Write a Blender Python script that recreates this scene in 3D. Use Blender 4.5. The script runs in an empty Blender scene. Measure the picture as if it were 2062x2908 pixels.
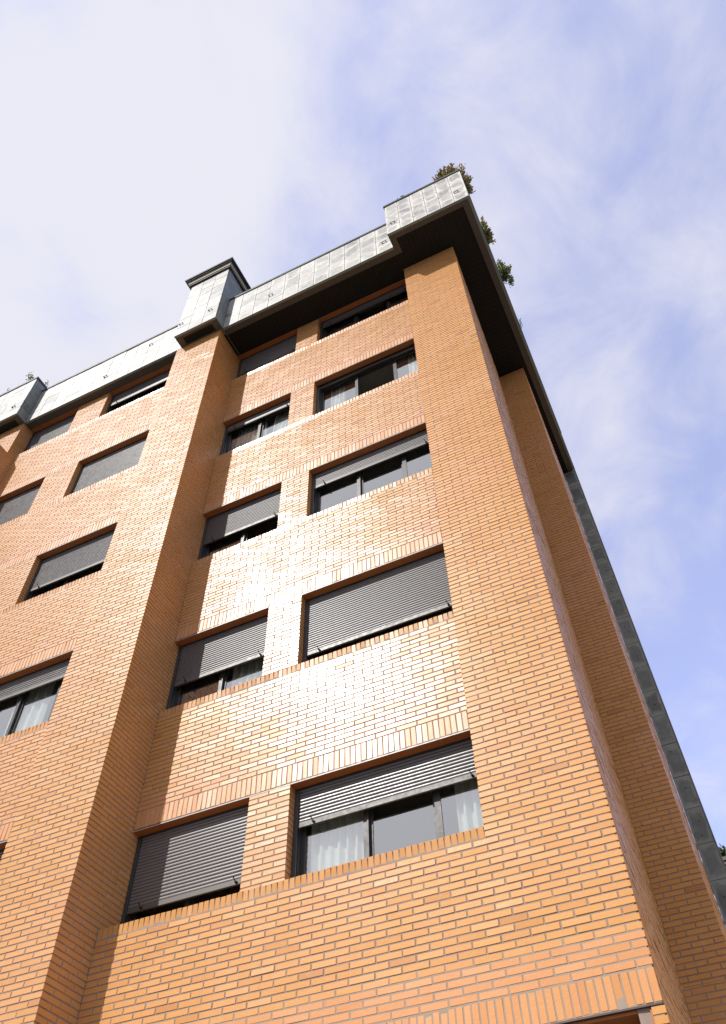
import bpy, math, random
from mathutils import Vector, Matrix

random.seed(7)
R = math.radians
SC = bpy.context.scene
COL = SC.collection

# ------------------------------------------------------------------ camera
cam_d = bpy.data.cameras.new("camera")
cam = bpy.data.objects.new("camera", cam_d)
COL.objects.link(cam)
cam.location = (6.2164, -6.6844, -4.0535)
cam.rotation_euler = (R(141.838), R(0.955), R(25.786))
cam_d.sensor_fit = 'HORIZONTAL'
cam_d.sensor_width = 36.0
cam_d.lens = 36.0 * 2342.59 / 2062.0
cam_d.clip_start = 0.05
cam_d.clip_end = 3000.0
SC.camera = cam

# ------------------------------------------------------------------ light
TO_SUN = Vector((-0.53, -1.0, 1.0)).normalized()
ELEV = math.asin(TO_SUN.z)
AZIM = math.atan2(TO_SUN.x, TO_SUN.y)
SC.view_settings.view_transform = 'Standard'
SC.view_settings.look = 'None'
SC.view_settings.exposure = 0.5
SC.view_settings.gamma = 1.0

sun_d = bpy.data.lights.new("sun", 'SUN')
sun_d.energy = 3.75
sun_d.angle = R(0.5)
sun_d.color = (1.0, 0.972, 0.93)
sun = bpy.data.objects.new("sun", sun_d)
COL.objects.link(sun)
sun.rotation_euler = (-TO_SUN).to_track_quat('-Z', 'Y').to_euler()
sun.location = (-20, -30, 40)


class NT:
    """small helper round a node tree"""
    def __init__(self, tree):
        self.t = tree
        tree.nodes.clear()

    def n(self, kind, **kw):
        nd = self.t.nodes.new(kind)
        for k, v in kw.items():
            setattr(nd, k, v)
        return nd

    def put(self, sock, v):
        if isinstance(v, bpy.types.NodeSocket):
            self.t.links.new(v, sock)
        elif v is not None:
            sock.default_value = v

    def math(self, op, a, b=None, c=None, clamp=False):
        nd = self.n('ShaderNodeMath', operation=op)
        nd.use_clamp = clamp
        self.put(nd.inputs[0], a)
        if b is not None:
            self.put(nd.inputs[1], b)
        if c is not None:
            self.put(nd.inputs[2], c)
        return nd.outputs[0]

    def ramp(self, fac, stops):
        nd = self.n('ShaderNodeValToRGB')
        el = nd.color_ramp.elements
        while len(el) < len(stops):
            el.new(0.5)
        for e, (p, c) in zip(el, stops):
            e.position = p
            e.color = (*c, 1) if len(c) == 3 else c
        self.put(nd.inputs[0], fac)
        return nd.outputs[0]

    def rng(self, v, a, b, c=0.0, d=1.0, smooth=False):
        nd = self.n('ShaderNodeMapRange')
        if smooth:
            nd.interpolation_type = 'SMOOTHSTEP'
        self.put(nd.inputs[0], v)
        for i, x in enumerate((a, b, c, d)):
            self.put(nd.inputs[i + 1], x)
        return nd.outputs[0]

    def mix(self, fac, a, b, blend='MIX'):
        nd = self.n('ShaderNodeMix', data_type='RGBA', blend_type=blend)
        self.put(nd.inputs[0], fac)
        self.put(nd.inputs[6], (*a, 1) if isinstance(a, tuple) and len(a) == 3 else a)
        self.put(nd.inputs[7], (*b, 1) if isinstance(b, tuple) and len(b) == 3 else b)
        return nd.outputs[2]

    def noise(self, vec, scale, detail=3.0, rough=0.5, dist=0.0):
        nd = self.n('ShaderNodeTexNoise')
        self.put(nd.inputs['Vector'], vec)
        nd.inputs['Scale'].default_value = scale
        nd.inputs['Detail'].default_value = detail
        nd.inputs['Roughness'].default_value = rough
        nd.inputs['Distortion'].default_value = dist
        return nd.outputs[0]

    def attr(self, name):
        return self.n('ShaderNodeAttribute', attribute_name=name)

    def bump(self, h, strength, dist=0.01):
        nd = self.n('ShaderNodeBump')
        nd.inputs['Strength'].default_value = strength
        nd.inputs['Distance'].default_value = dist
        self.put(nd.inputs['Height'], h)
        return nd.outputs[0]


# ------------------------------------------------------------------ sky
world = bpy.data.worlds.new("World")
SC.world = world
world.use_nodes = True
w = NT(world.node_tree)
sky = w.n('ShaderNodeTexSky', sky_type='NISHITA')
sky.sun_disc = False
sky.sun_elevation = ELEV
sky.sun_rotation = AZIM
sky.altitude = 600
sky.air_density = 1.0
sky.dust_density = 1.0
sky.ozone_density = 1.5
geo = w.n('ShaderNodeTexCoord')
sep = w.n('ShaderNodeSeparateXYZ')
w.put(sep.inputs[0], geo.outputs['Generated'])
zc = w.math('MAXIMUM', sep.outputs[2], 0.08)
px = w.math('DIVIDE', sep.outputs[0], zc)
py = w.math('DIVIDE', sep.outputs[1], zc)
cmb = w.n('ShaderNodeCombineXYZ')
w.put(cmb.inputs[0], w.math('MULTIPLY', px, 1.0))
w.put(cmb.inputs[1], w.math('MULTIPLY', py, 0.8))
big = w.noise(cmb.outputs[0], 2.2, 4.0, 0.52, 0.25)
fine = w.noise(cmb.outputs[0], 5.5, 6.0, 0.62, 0.5)
veil = w.math('ADD', w.math('MULTIPLY', big, 0.64), w.math('MULTIPLY', fine, 0.36))
# the veil of cloud is thicker towards the west (-x)
veil = w.math('ADD', veil, w.math('MULTIPLY', w.math('ADD', px, 0.25), -0.09))
# and towards the sun, behind the viewer; it thins out low in the north
veil = w.math('ADD', veil, w.math('MULTIPLY', sep.outputs[1], -0.20))
veil = w.math('ADD', veil, 0.125)
cover = w.rng(veil, 0.38, 0.67, 0.0, 1.0, True)
cover = w.math('MULTIPLY', w.math('ADD', w.math('MULTIPLY', cover, 0.66), 0.32), 1.0, clamp=True)
skyc = w.n('ShaderNodeMix', data_type='RGBA', blend_type='MULTIPLY')
skyc.inputs[0].default_value = 1.0
w.put(skyc.inputs[6], sky.outputs[0])
skyc.inputs[7].default_value = (1.62, 1.42, 1.80, 1)
colr = w.mix(cover, skyc.outputs[2], (3.95, 3.93, 4.35))
bg = w.n('ShaderNodeBackground')
w.put(bg.inputs[0], colr)
bg.inputs[1].default_value = 0.15
wo = w.n('ShaderNodeOutputWorld')
w.t.links.new(bg.outputs[0], wo.inputs[0])

# ------------------------------------------------------------------ materials
def material(name):
    m = bpy.data.materials.new(name)
    m.use_nodes = True
    t = NT(m.node_tree)
    out = t.n('ShaderNodeOutputMaterial')
    p = t.n('ShaderNodeBsdfPrincipled')
    t.t.links.new(p.outputs[0], out.inputs[0])
    return m, t, p


def objco(t):
    return t.n('ShaderNodeTexCoord').outputs['Object']


def brick_material(name, r0, r1, spec, coat):
    m, t, p = material(name)
    co = objco(t)
    tone = t.attr('tone').outputs['Fac']
    pink = t.attr('pink').outputs['Fac']
    base = t.ramp(tone, [(0.0, (0.39, 0.158, 0.036)), (0.10, (0.455, 0.194, 0.045)), (0.45, (0.505, 0.234, 0.056)),
                         (0.80, (0.53, 0.256, 0.068)), (1.0, (0.565, 0.284, 0.090))])
    base = t.mix(t.math('MULTIPLY', pink, 0.62), base, t.mix(tone, (0.48, 0.195, 0.078), (0.55, 0.240, 0.105)))
    big = t.noise(co, 0.55, 3.0, 0.55)
    base = t.mix(t.rng(big, 0.35, 0.7, 0.0, 0.42), base, (0.585, 0.270, 0.125))
    pale = t.rng(t.noise(co, 0.8, 4.0, 0.62, 0.8), 0.58, 0.74, 0.0, 0.30, True)
    base = t.mix(pale, base, (0.62, 0.35, 0.175))
    mp = t.n('ShaderNodeMapping')
    t.put(mp.inputs['Vector'], co)
    mp.inputs['Scale'].default_value = (5.0, 5.0, 0.45)
    run = t.noise(mp.outputs[0], 1.6, 4.0, 0.6)
    base = t.mix(t.rng(run, 0.56, 0.76, 0.0, 0.20, True), base, (0.33, 0.15, 0.06))
    fine = t.noise(co, 95.0, 3.0, 0.6)
    speck = t.rng(fine, 0.62, 0.75, 0.0, 0.28)
    base = t.mix(speck, base, (0.36, 0.14, 0.05))
    stain = t.rng(t.noise(co, 7.0, 4.0, 0.65), 0.62, 0.78, 0.0, 0.22)
    base = t.mix(stain, base, (0.70, 0.48, 0.33))
    t.put(p.inputs['Base Color'], base)
    wn = t.n('ShaderNodeTexWhiteNoise', noise_dimensions='1D')
    t.put(wn.inputs['W'], t.math('MULTIPLY', tone, 917.0))
    each = wn.outputs[0]
    glz = t.noise(co, 14.0, 4.0, 0.65)
    t.put(p.inputs['Roughness'], t.rng(glz, 0.3, 0.7, 0.36, 0.52))
    p.inputs['Specular IOR Level'].default_value = spec
    # thin fired glaze, uneven from brick to brick and within a brick
    patch = t.rng(t.noise(co, 0.9, 3.0, 0.6), 0.3, 0.7, 0.7, 1.15)
    amount = t.rng(t.math('ADD', t.math('MULTIPLY', each, 0.6), t.math('MULTIPLY', glz, 0.8)), 0.30, 0.95, 0.35 * coat, 1.25 * coat)
    t.put(p.inputs['Coat Weight'], t.math('MULTIPLY', patch, amount, clamp=True))
    t.put(p.inputs['Coat Roughness'], t.rng(t.math('ADD', t.math('MULTIPLY', each, 0.5), t.math('MULTIPLY', glz, 0.9)), 0.30, 1.0, r0, r1))
    p.inputs['Coat IOR'].default_value = 1.5
    t.put(p.inputs['Normal'], t.bump(t.noise(co, 42.0, 3.0, 0.55), 0.22, 0.006))
    return m


M = {}
M['brick'] = brick_material('glazed_brick', 0.16, 0.30, 0.32, 0.50)
M['brick_matt'] = brick_material('matt_brick', 0.24, 0.38, 0.22, 0.16)


def mortar(name, a, b):
    m, t, p = material(name)
    co = objco(t)
    t.put(p.inputs['Base Color'], t.mix(t.noise(co, 9.0, 4.0, 0.6), a, b))
    p.inputs['Roughness'].default_value = 0.9
    t.put(p.inputs['Normal'], t.bump(t.noise(co, 160.0, 2.0), 0.5, 0.004))
    return m


M['mortar'] = mortar('grey_mortar', (0.21, 0.155, 0.122), (0.32, 0.245, 0.196))
M['mortar_light'] = mortar('pale_mortar', (0.25, 0.19, 0.142), (0.35, 0.27, 0.205))


def plain(name, col, rough, metal=0.0, spec=0.5, var=0.15, scale=6.0, bump=0.0):
    m, t, p = material(name)
    co = objco(t)
    dark = tuple(c * (1 - var) for c in col)
    lite = tuple(min(1.0, c * (1 + var)) for c in col)
    t.put(p.inputs['Base Color'], t.mix(t.noise(co, scale, 4.0, 0.6), dark, lite))
    t.put(p.inputs['Roughness'], t.rng(t.noise(co, scale * 3, 3.0), 0.3, 0.7, rough * 0.85, rough * 1.15))
    p.inputs['Metallic'].default_value = metal
    p.inputs['Specular IOR Level'].default_value = spec
    if bump:
        t.put(p.inputs['Normal'], t.bump(t.noise(co, scale * 8, 3.0), bump, 0.005))
    return m


M['orange_paint'] = plain('orange_painted_soffit', (0.36, 0.115, 0.022), 0.6)
M['steel'] = plain('steel_angle', (0.055, 0.032, 0.028), 0.45)
M['steel_lip'] = plain('galvanised_lip', (0.55, 0.50, 0.45), 0.4)
M['frame'] = plain('anthracite_aluminium', (0.036, 0.038, 0.038), 0.35, spec=0.5)
M['sash'] = plain('bronze_grey_aluminium', (0.040, 0.037, 0.035), 0.42, spec=0.35)
M['shutter'] = plain('taupe_shutter', (0.115, 0.105, 0.100), 0.36, spec=0.55, var=0.08)
M['shutter_bar'] = plain('taupe_bottom_bar', (0.085, 0.073, 0.062), 0.45, spec=0.4, var=0.08)
for nm in ('shutter', 'shutter_bar'):
    nt = M[nm].node_tree
    pb = [n for n in nt.nodes if n.type == 'BSDF_PRINCIPLED'][0]
    src = pb.inputs['Base Color'].links[0].from_socket
    hs = nt.nodes.new('ShaderNodeHueSaturation')
    oi = nt.nodes.new('ShaderNodeObjectInfo')
    mr = nt.nodes.new('ShaderNodeMapRange')
    mr.inputs[3].default_value, mr.inputs[4].default_value = 0.72, 1.35
    nt.links.new(oi.outputs['Random'], mr.inputs[0])
    nt.links.new(mr.outputs[0], hs.inputs['Value'])
    nt.links.new(src, hs.inputs['Color'])
    nt.links.new(hs.outputs[0], pb.inputs['Base Color'])
M['black'] = plain('black_rubber', (0.012, 0.012, 0.012), 0.5)
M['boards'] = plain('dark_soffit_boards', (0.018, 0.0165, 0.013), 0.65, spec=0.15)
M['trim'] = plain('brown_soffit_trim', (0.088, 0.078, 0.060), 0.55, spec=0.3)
M['cap'] = plain('dark_green_capping', (0.022, 0.026, 0.024), 0.4)
M['fringe'] = plain('green_fringe_strip', (0.20, 0.25, 0.22), 0.45)  # thin added edge strips: the lens's pale green colour fringe, put in as paint
M['cream'] = plain('cream_moulding', (0.44, 0.39, 0.29), 0.55)
M['soil'] = plain('soil', (0.05, 0.035, 0.022), 0.95)
M['plaster'] = plain('room_plaster', (0.22, 0.21, 0.19), 0.9)
M['room_dark'] = plain('room_back', (0.045, 0.042, 0.04), 0.9)
M['twig'] = plain('twig_bark', (0.06, 0.04, 0.025), 0.85)
M['roof'] = plain('roof_membrane', (0.16, 0.15, 0.14), 0.85)


def slate_material(name, a, b, rim, rough, spec, stain):
    m, t, p = material(name)
    co = objco(t)
    tone = t.attr('tone').outputs['Fac']
    wet = t.attr('pink').outputs['Fac']
    uv = t.n('ShaderNodeUVMap').outputs[0]
    wob = t.n('ShaderNodeTexNoise')
    t.put(wob.inputs['Vector'], co)
    wob.inputs['Scale'].default_value = 5.0
    wob.inputs['Detail'].default_value = 4.0
    s = t.n('ShaderNodeSeparateXYZ')
    t.put(s.inputs[0], uv)
    def edge(x):
        return t.math('MINIMUM', x, t.math('SUBTRACT', 1.0, x))
    e = t.math('MINIMUM', edge(s.outputs[0]), edge(s.outputs[1]))
    e = t.math('ADD', e, t.math('MULTIPLY', t.math('SUBTRACT', wob.outputs[0], 0.5), 0.50))
    core = t.rng(e, 0.05, 0.20, 0.0, 1.0, True)
    base = t.mix(tone, a, b)
    base = t.mix(t.rng(t.noise(co, 3.0, 5.0, 0.65, 0.6), 0.3, 0.7, 0.0, 0.5), base, t.mix(0.5, a, b))
    cloud = t.noise(co, 4.3, 5.0, 0.7, 1.0)
    base = t.mix(t.rng(cloud, 0.45, 0.75, 0.0, 0.5), base, rim)
    rust = t.rng(t.noise(co, 1.9, 4.0, 0.6, 0.4), 0.70, 0.82, 0.0, 0.5)
    base = t.mix(rust, base, (0.50, 0.34, 0.17))
    f = t.math('MULTIPLY', t.math('SUBTRACT', 1.0, core), stain)
    base = t.mix(t.math('MULTIPLY', f, wet), base, rim)
    t.put(p.inputs['Base Color'], base)
    t.put(p.inputs['Roughness'], t.rng(cloud, 0.3, 0.7, rough * 0.9, rough * 1.15))
    p.inputs['Specular IOR Level'].default_value = spec
    t.put(p.inputs['Normal'], t.bump(t.noise(co, 11.0, 5.0, 0.6), 0.25, 0.012))
    return m


M['slate'] = slate_material('sunlit_weathered_slate', (0.12, 0.122, 0.118), (0.36, 0.352, 0.325), (0.56, 0.53, 0.475), 0.47, 0.5, 1.0)  # for sunlit faces: part of the sun's whitening is put into the colour
M['slate_shade'] = slate_material('shaded_slate', (0.085, 0.098, 0.090), (0.16, 0.178, 0.160), (0.26, 0.285, 0.25), 0.5, 0.4, 0.95)  # same slate for shaded faces, with the shade put into its colour

# glass: coated pane, mirrors the sky and lets the room show through
gm = bpy.data.materials.new('window_glass')
gm.use_nodes = True
t = NT(gm.node_tree)
out = t.n('ShaderNodeOutputMaterial')
gl = t.n('ShaderNodeBsdfGlossy')
gl.inputs['Roughness'].default_value = 0.0
gl.inputs['Color'].default_value = (0.96, 0.98, 0.94, 1)
tr = t.n('ShaderNodeBsdfTransparent')
tr.inputs['Color'].default_value = (0.93, 0.96, 0.95, 1)
lw = t.n('ShaderNodeLayerWeight')
lw.inputs['Blend'].default_value = 0.5
t.put(lw.inputs['Normal'], t.bump(t.noise(objco(t), 1.3, 2.0), 0.012, 0.1))
refl = t.math('ADD', t.math('MULTIPLY', t.math('POWER', lw.outputs['Facing'], 4.0), 0.52), 0.47)
ms = t.n('ShaderNodeMixShader')
front = t.math('SUBTRACT', 1.0, t.n('ShaderNodeNewGeometry').outputs['Backfacing'])
t.t.links.new(t.math('MULTIPLY', refl, front), ms.inputs[0])
t.t.links.new(tr.outputs[0], ms.inputs[1])
t.t.links.new(gl.outputs[0], ms.inputs[2])
t.t.links.new(ms.outputs[0], out.inputs[0])
M['glass'] = gm

m, t, p = material('sheer_curtain')
p.inputs['Base Color'].default_value = (0.90, 0.91, 0.87, 1)
p.inputs['Roughness'].default_value = 0.8
tl = t.n('ShaderNodeBsdfTranslucent')
tl.inputs['Color'].default_value = (0.9, 0.9, 0.86, 1)
ms = t.n('ShaderNodeMixShader')
ms.inputs[0].default_value = 0.3
outn = [n for n in t.t.nodes if n.type == 'OUTPUT_MATERIAL'][0]
t.t.links.new(p.outputs[0], ms.inputs[1])
t.t.links.new(tl.outputs[0], ms.inputs[2])
t.t.links.new(ms.outputs[0], outn.inputs[0])
M['curtain'] = m


def leaf_material(name, stops):
    m, t, p = material(name)
    tone = t.attr('tone').outputs['Fac']
    t.put(p.inputs['Base Color'], t.ramp(tone, stops))
    p.inputs['Roughness'].default_value = 0.5
    p.inputs['Specular IOR Level'].default_value = 0.3
    return m


M['leaf_red'] = leaf_material('russet_leaves', [(0, (0.05, 0.085, 0.02)), (0.5, (0.15, 0.17, 0.035)), (0.78, (0.32, 0.24, 0.06)), (1, (0.48, 0.20, 0.07))])
M['leaf_green'] = leaf_material('green_leaves', [(0, (0.05, 0.09, 0.02)), (0.5, (0.13, 0.18, 0.035)), (0.85, (0.27, 0.28, 0.05)), (1, (0.38, 0.22, 0.07))])
M['leaf_dark'] = leaf_material('dark_leaves', [(0, (0.02, 0.035, 0.012)), (1, (0.06, 0.085, 0.02))])

m, t, p = material('asphalt')
co = objco(t)
t.put(p.inputs['Base Color'], t.mix(t.noise(co, 0.6, 5.0, 0.6), (0.045, 0.045, 0.046), (0.075, 0.073, 0.07)))
p.inputs['Roughness'].default_value = 0.9
t.put(p.inputs['Normal'], t.bump(t.noise(co, 60.0, 3.0), 0.5, 0.01))
M['asphalt'] = m
m, t, p = material('paving')
co = objco(t)
bt = t.n('ShaderNodeTexBrick')
t.put(bt.inputs['Vector'], co)
bt.inputs['Scale'].default_value = 1.0
bt.inputs['Brick Width'].default_value = 0.4
bt.inputs['Row Height'].default_value = 0.4
bt.inputs['Mortar Size'].default_value = 0.006
bt.inputs['Color1'].default_value = (0.18, 0.17, 0.155, 1)
bt.inputs['Color2'].default_value = (0.22, 0.205, 0.185, 1)
bt.inputs['Mortar'].default_value = (0.06, 0.06, 0.06, 1)
t.put(p.inputs['Base Color'], bt.outputs[0])
p.inputs['Roughness'].default_value = 0.85
M['paving'] = m

# ------------------------------------------------------------------ mesh helper
class MB:
    """collects faces with per-face tone / pink numbers, links them as one object"""
    def __init__(self):
        self.v, self.f, self.mi, self.tone, self.pink, self.uv = [], [], [], [], [], []

    def face(self, idx, mi=0, tone=0.5, pink=0.0, uv=None):
        self.f.append(idx)
        self.mi.append(mi)
        self.tone.append(tone)
        self.pink.append(pink)
        self.uv.append(uv)

    def box(self, lo, hi, mi=0, tone=0.5, pink=0.0, skip=()):
        x0, y0, z0 = lo
        x1, y1, z1 = hi
        b = len(self.v)
        self.v += [(x0, y0, z0), (x1, y0, z0), (x1, y1, z0), (x0, y1, z0), (x0, y0, z1), (x1, y0, z1), (x1, y1, z1), (x0, y1, z1)]
        for k, q in enumerate(((3, 2, 1, 0), (4, 5, 6, 7), (0, 1, 5, 4), (1, 2, 6, 5), (2, 3, 7, 6), (3, 0, 4, 7))):
            if k not in skip:
                self.face([b + i for i in q], mi, tone, pink)

    def quad(self, a, b_, c, d, mi=0, tone=0.5, pink=0.0, uv=None):
        b = len(self.v)
        self.v += [tuple(a), tuple(b_), tuple(c), tuple(d)]
        self.face([b, b + 1, b + 2, b + 3], mi, tone, pink, uv)

    def tube(self, pts, r0, r1, n=5, mi=0):
        b = len(self.v)
        k = len(pts)
        for i, p in enumerate(pts):
            d = (Vector(pts[min(i + 1, k - 1)]) - Vector(pts[max(i - 1, 0)])).normalized()
            a = d.orthogonal().normalized()
            c = d.cross(a)
            r = r0 + (r1 - r0) * i / max(1, k - 1)
            for j in range(n):
                an = 2 * math.pi * j / n
                q = Vector(p) + a * (r * math.cos(an)) + c * (r * math.sin(an))
                self.v.append(tuple(q))
        for i in range(k - 1):
            for j in range(n):
                j2 = (j + 1) % n
                self.face([b + i * n + j, b + i * n + j2, b + (i + 1) * n + j2, b + (i + 1) * n + j], mi)

    def build(self, name, mats, parent=None, smooth=False, loc=None):
        me = bpy.data.meshes.new(name)
        me.from_pydata(self.v, [], self.f)
        for m_ in (mats if isinstance(mats, (list, tuple)) else [mats]):
            me.materials.append(M[m_])
        me.polygons.foreach_set('material_index', self.mi)
        if smooth:
            me.polygons.foreach_set('use_smooth', [True] * len(self.f))
        for nm, arr in (('tone', self.tone), ('pink', self.pink)):
            at = me.attributes.new(nm, 'FLOAT', 'FACE')
            at.data.foreach_set('value', arr)
        if any(u is not None for u in self.uv):
            lay = me.uv_layers.new(name='UVMap')
            flat = []
            for fc, u in zip(self.f, self.uv):
                for i in range(len(fc)):
                    flat += list(u[i]) if u is not None else [0.5, 0.5]
            lay.data.foreach_set('uv', flat)
        me.update()
        o = bpy.data.objects.new(name, me)
        COL.objects.link(o)
        if parent is not None:
            o.parent = parent
        if loc is not None:
            o.location = loc
        return o


def empty(name, loc=(0, 0, 0)):
    o = bpy.data.objects.new(name, None)
    COL.objects.link(o)
    o.location = loc
    return o


def tag(o, label=None, cat=None, group=None, kind=None):
    if label:
        o['label'] = label
    if cat:
        o['category'] = cat
    if group:
        o['group'] = group
    if kind:
        o['kind'] = kind
    return o


# ------------------------------------------------------------------ real brickwork
PITCH = 0.0655
BL, BH, JT = 0.250, 0.0528, 0.0130      # module length, brick height, joint
REC = 0.0055                            # how far the mortar lies back


class Plane:
    """a wall plane: origin, direction u along it, outward normal; z is up"""
    def __init__(self, o, u, n):
        self.o, self.u, self.n = Vector(o), Vector(u).normalized(), Vector(n).normalized()

    def p(self, u, z, out):
        q = self.o + self.u * u + self.n * out
        return (q.x, q.y, q.z + z)


def one_brick(mb, pl, u0, u1, z0, z1, depth, tone, pink, tilt=True, mi=0, rough=0.0006, lean=0.0):
    a = random.gauss(0, 0.006) if tilt else 0
    b = (random.gauss(0, 0.017) if tilt else 0) + lean
    off = random.gauss(0, rough)
    uc, zc_ = (u0 + u1) / 2, (z0 + z1) / 2
    e = 0.0028
    ju = random.gauss(0, 0.0012)
    jz = random.gauss(0, 0.0008)
    u0 += ju; u1 += ju * 0.5; z0 += jz; z1 += jz
    def o(u, z):
        return off + a * (u - uc) + b * (z - zc_)
    s = len(mb.v)
    V = mb.v
    for (u, z, k) in ((u0 + e, z0 + e, 0), (u1 - e, z0 + e, 0), (u1 - e, z1 - e, 0), (u0 + e, z1 - e, 0)):
        V.append(pl.p(u, z, o(u, z)))
    for (u, z) in ((u0, z0), (u1, z0), (u1, z1), (u0, z1)):
        V.append(pl.p(u, z, o(u, z) - e))
    for (u, z) in ((u0, z0), (u1, z0), (u1, z1), (u0, z1)):
        V.append(pl.p(u, z, -depth))
    mb.face([s, s + 1, s + 2, s + 3], mi, tone, pink)
    for r in (0, 4):
        for i in range(4):
            j = (i + 1) % 4
            mb.face([s + r + 4 + i, s + r + 4 + j, s + r + j, s + r + i], mi, tone, pink)


def tone_():
    x = random.random()
    return min(1, max(0, random.gauss(0.55, 0.13))) if x > 0.045 else random.uniform(0.0, 0.25)


def running(mb, pl, u0, u1, z0, z1, depth=0.02, pitch=PITCH, zref=0.0, pink=lambda z: 0.0, shift=0.0, tilt=True, rough=0.0006):
    """stretcher bond clipped to a rectangle"""
    k0 = math.floor((z0 - zref) / pitch + 1e-6)
    k1 = math.ceil((z1 - zref) / pitch - 1e-6)
    for k in range(k0, k1):
        a = max(z0, zref + k * pitch + (pitch - BH) / 2)
        b = min(z1, zref + k * pitch + (pitch + BH) / 2)
        if b - a < 0.012:
            continue
        off = (BL / 2 if k % 2 else 0.0) + shift + (random.gauss(0, 0.006))
        i = math.floor((u0 - off) / BL)
        while i * BL + off < u1:
            c = i * BL + off + JT / 2
            d = (i + 1) * BL + off - JT / 2
            i += 1
            if c < u0 + 0.045: c = u0
            if d > u1 - 0.045: d = u1
            c = max(c, u0); d = min(d, u1)
            if d - c < 0.03:
                continue
            one_brick(mb, pl, c, d, a, b, depth, tone_(), pink((a + b) / 2), tilt, rough=rough)


def soldier(mb, pl, u0, u1, z0, z1, depth=0.02, pitch=0.0655, pink=0.0, lean=0.0):
    n = max(1, round((u1 - u0) / pitch))
    pt = (u1 - u0) / n
    for i in range(n):
        one_brick(mb, pl, u0 + i * pt + 0.0055, u0 + (i + 1) * pt - 0.0055, z0 + 0.004 + random.uniform(0, 0.004), z1 - 0.006, depth, tone_(), pink, lean=lean + (random.gauss(0, 0.02) if lean else 0))


def backing(mb, pl, u0, u1, z0, z1, thick, mi=1, rec=REC):
    """mortar bed behind the bricks, a solid slab"""
    s = len(mb.v)
    for d in (-rec, -thick):
        for (u, z) in ((u0, z0), (u1, z0), (u1, z1), (u0, z1)):
            mb.v.append(pl.p(u, z, d))
    mb.face([s, s + 1, s + 2, s + 3], mi)
    mb.face([s + 7, s + 6, s + 5, s + 4], mi)
    for i in range(4):
        j = (i + 1) % 4
        mb.face([s + i, s + 4 + i, s + 4 + j, s + j], mi)


# ------------------------------------------------------------------ dimensions (metres; z = 0 is the lowest sill in view)
H, HW = 3.0, 1.2735
GROUND = -5.7
SOF = 13.12
YA, YB = 0.20, -0.32             # bay walls
YP, YQ = 0.0, -0.54              # pier faces
X1, X2, X3, XA = 1.575, 2.097, 4.284, 5.412
BX0, BX1, BX2, BX3 = -5.55, -4.06, -3.19, -1.15
SETX, SETY = 5.225, 3.40         # inner corner on the flank
F2X = 5.815
SLX0, SLX1, SLY = 5.752, 6.06, 6.77
ROOFX = 6.105                    # right edge of the roof slab
XL = -8.0                        # left end of what is built

bld = empty('apartment_building', (0, 0, GROUND))
tag(bld, 'orange brick apartment block with roller shutters and slate clad roof edge', 'building')
# children keep world coordinates
BI = Matrix.Translation((0, 0, -GROUND))


def part(mb, name, mats, parent=None, smooth=False):
    par = parent or bld
    o = mb.build(name, mats, par, smooth)
    if par is bld:
        o.matrix_parent_inverse = BI
    return o


FRONT = lambda y: Plane((0, y, 0), (1, 0, 0), (0, -1, 0))
pkz = lambda zl: (lambda z: max(0.0, min(1.0, (zl + 0.50 - z) / 0.12)) * random.uniform(0.55, 1.0) if z < zl + 0.50 else 0.0)


def bay(y, ybase, xs, x_end, first_base_z):
    """spandrels, mullion piers, sills and lintels of one window bay"""
    xl, x1, x2, x3 = xs
    pl = FRONT(y)
    thick = 0.13
    for k in range(1, 6):
        s, l = H * (k - 1), H * (k - 1) + HW
        # mullion pier between the two windows
        mb = MB()
        top = min(l, SOF)
        running(mb, pl, x1, x2, s, top, depth=0.118, pitch=HW / 19, zref=s, shift=x1)
        backing(mb, pl, x1 + 0.006, x2 - 0.006, s, top, thick)
        part(mb, 'brick_pier', ['brick', 'mortar'])
        if k > 1:
            # sill course and the spandrel under it
            lp = H * (k - 2) + HW
            mb = MB()
            soldier(mb, pl, xl + 0.006, x3, s - 0.118, s, depth=0.11, pitch=0.0645, lean=0.13)
            backing(mb, pl, xl, x3, s - 0.118, s - 0.012, thick)
            part(mb, 'window_sill', ['brick', 'mortar'])
            mb = MB()
            z0, z1 = lp + 0.243, s - 0.118
            running(mb, pl, xl + 0.006, x3, z0, z1, pitch=(z1 - z0) / 21, zref=z0, pink=pkz(lp), shift=0.07 * k)
            backing(mb, pl, xl, x3, z0, z0 + 0.16, thick, mi=2)
            backing(mb, pl, xl, x3, z0 + 0.16, z1, thick)
            part(mb, 'brick_wall', ['brick', 'mortar', 'mortar_light'])
        if k < 5:
            mb = MB()
            soldier(mb, pl, xl + 0.006, x3, l + 0.004, l + 0.243, pink=0.85)
            backing(mb, pl, xl, x3, l + 0.010, l + 0.243, thick, mi=1)
            # steel angle, its pale lip and the painted soffit board
            mb.box((xl + 0.002, y - 0.002, l - 0.010), (x3, y + 0.030, l + 0.003), 2)
            mb.box((xl + 0.002, y - 0.004, l - 0.016), (x3, y + 0.004, l - 0.0105), 3)
            part(mb, 'lintel', ['brick', 'mortar_light', 'steel', 'steel_lip'])
        mb = MB()
        zt = l - 0.010 if k < 5 else SOF
        for a, b in ((xl, x1), (x2, x3)):
            mb.box((a + 0.001, y + 0.005 if k < 5 else y, zt - 0.006), (b + 0.25 * (b == x3) - 0.001, y + 0.112, zt + (0.008 if k < 5 else -0.001)), 0)
        part(mb, 'window_soffit', ['orange_paint'])
    # base wall, standing forward under the lowest sill
    return


bay(YA, YP, (0.0, X1, X2, X3), XA, 0)
bay(YB, YQ, (BX0, BX1, BX2, BX3), 0, 0)

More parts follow.
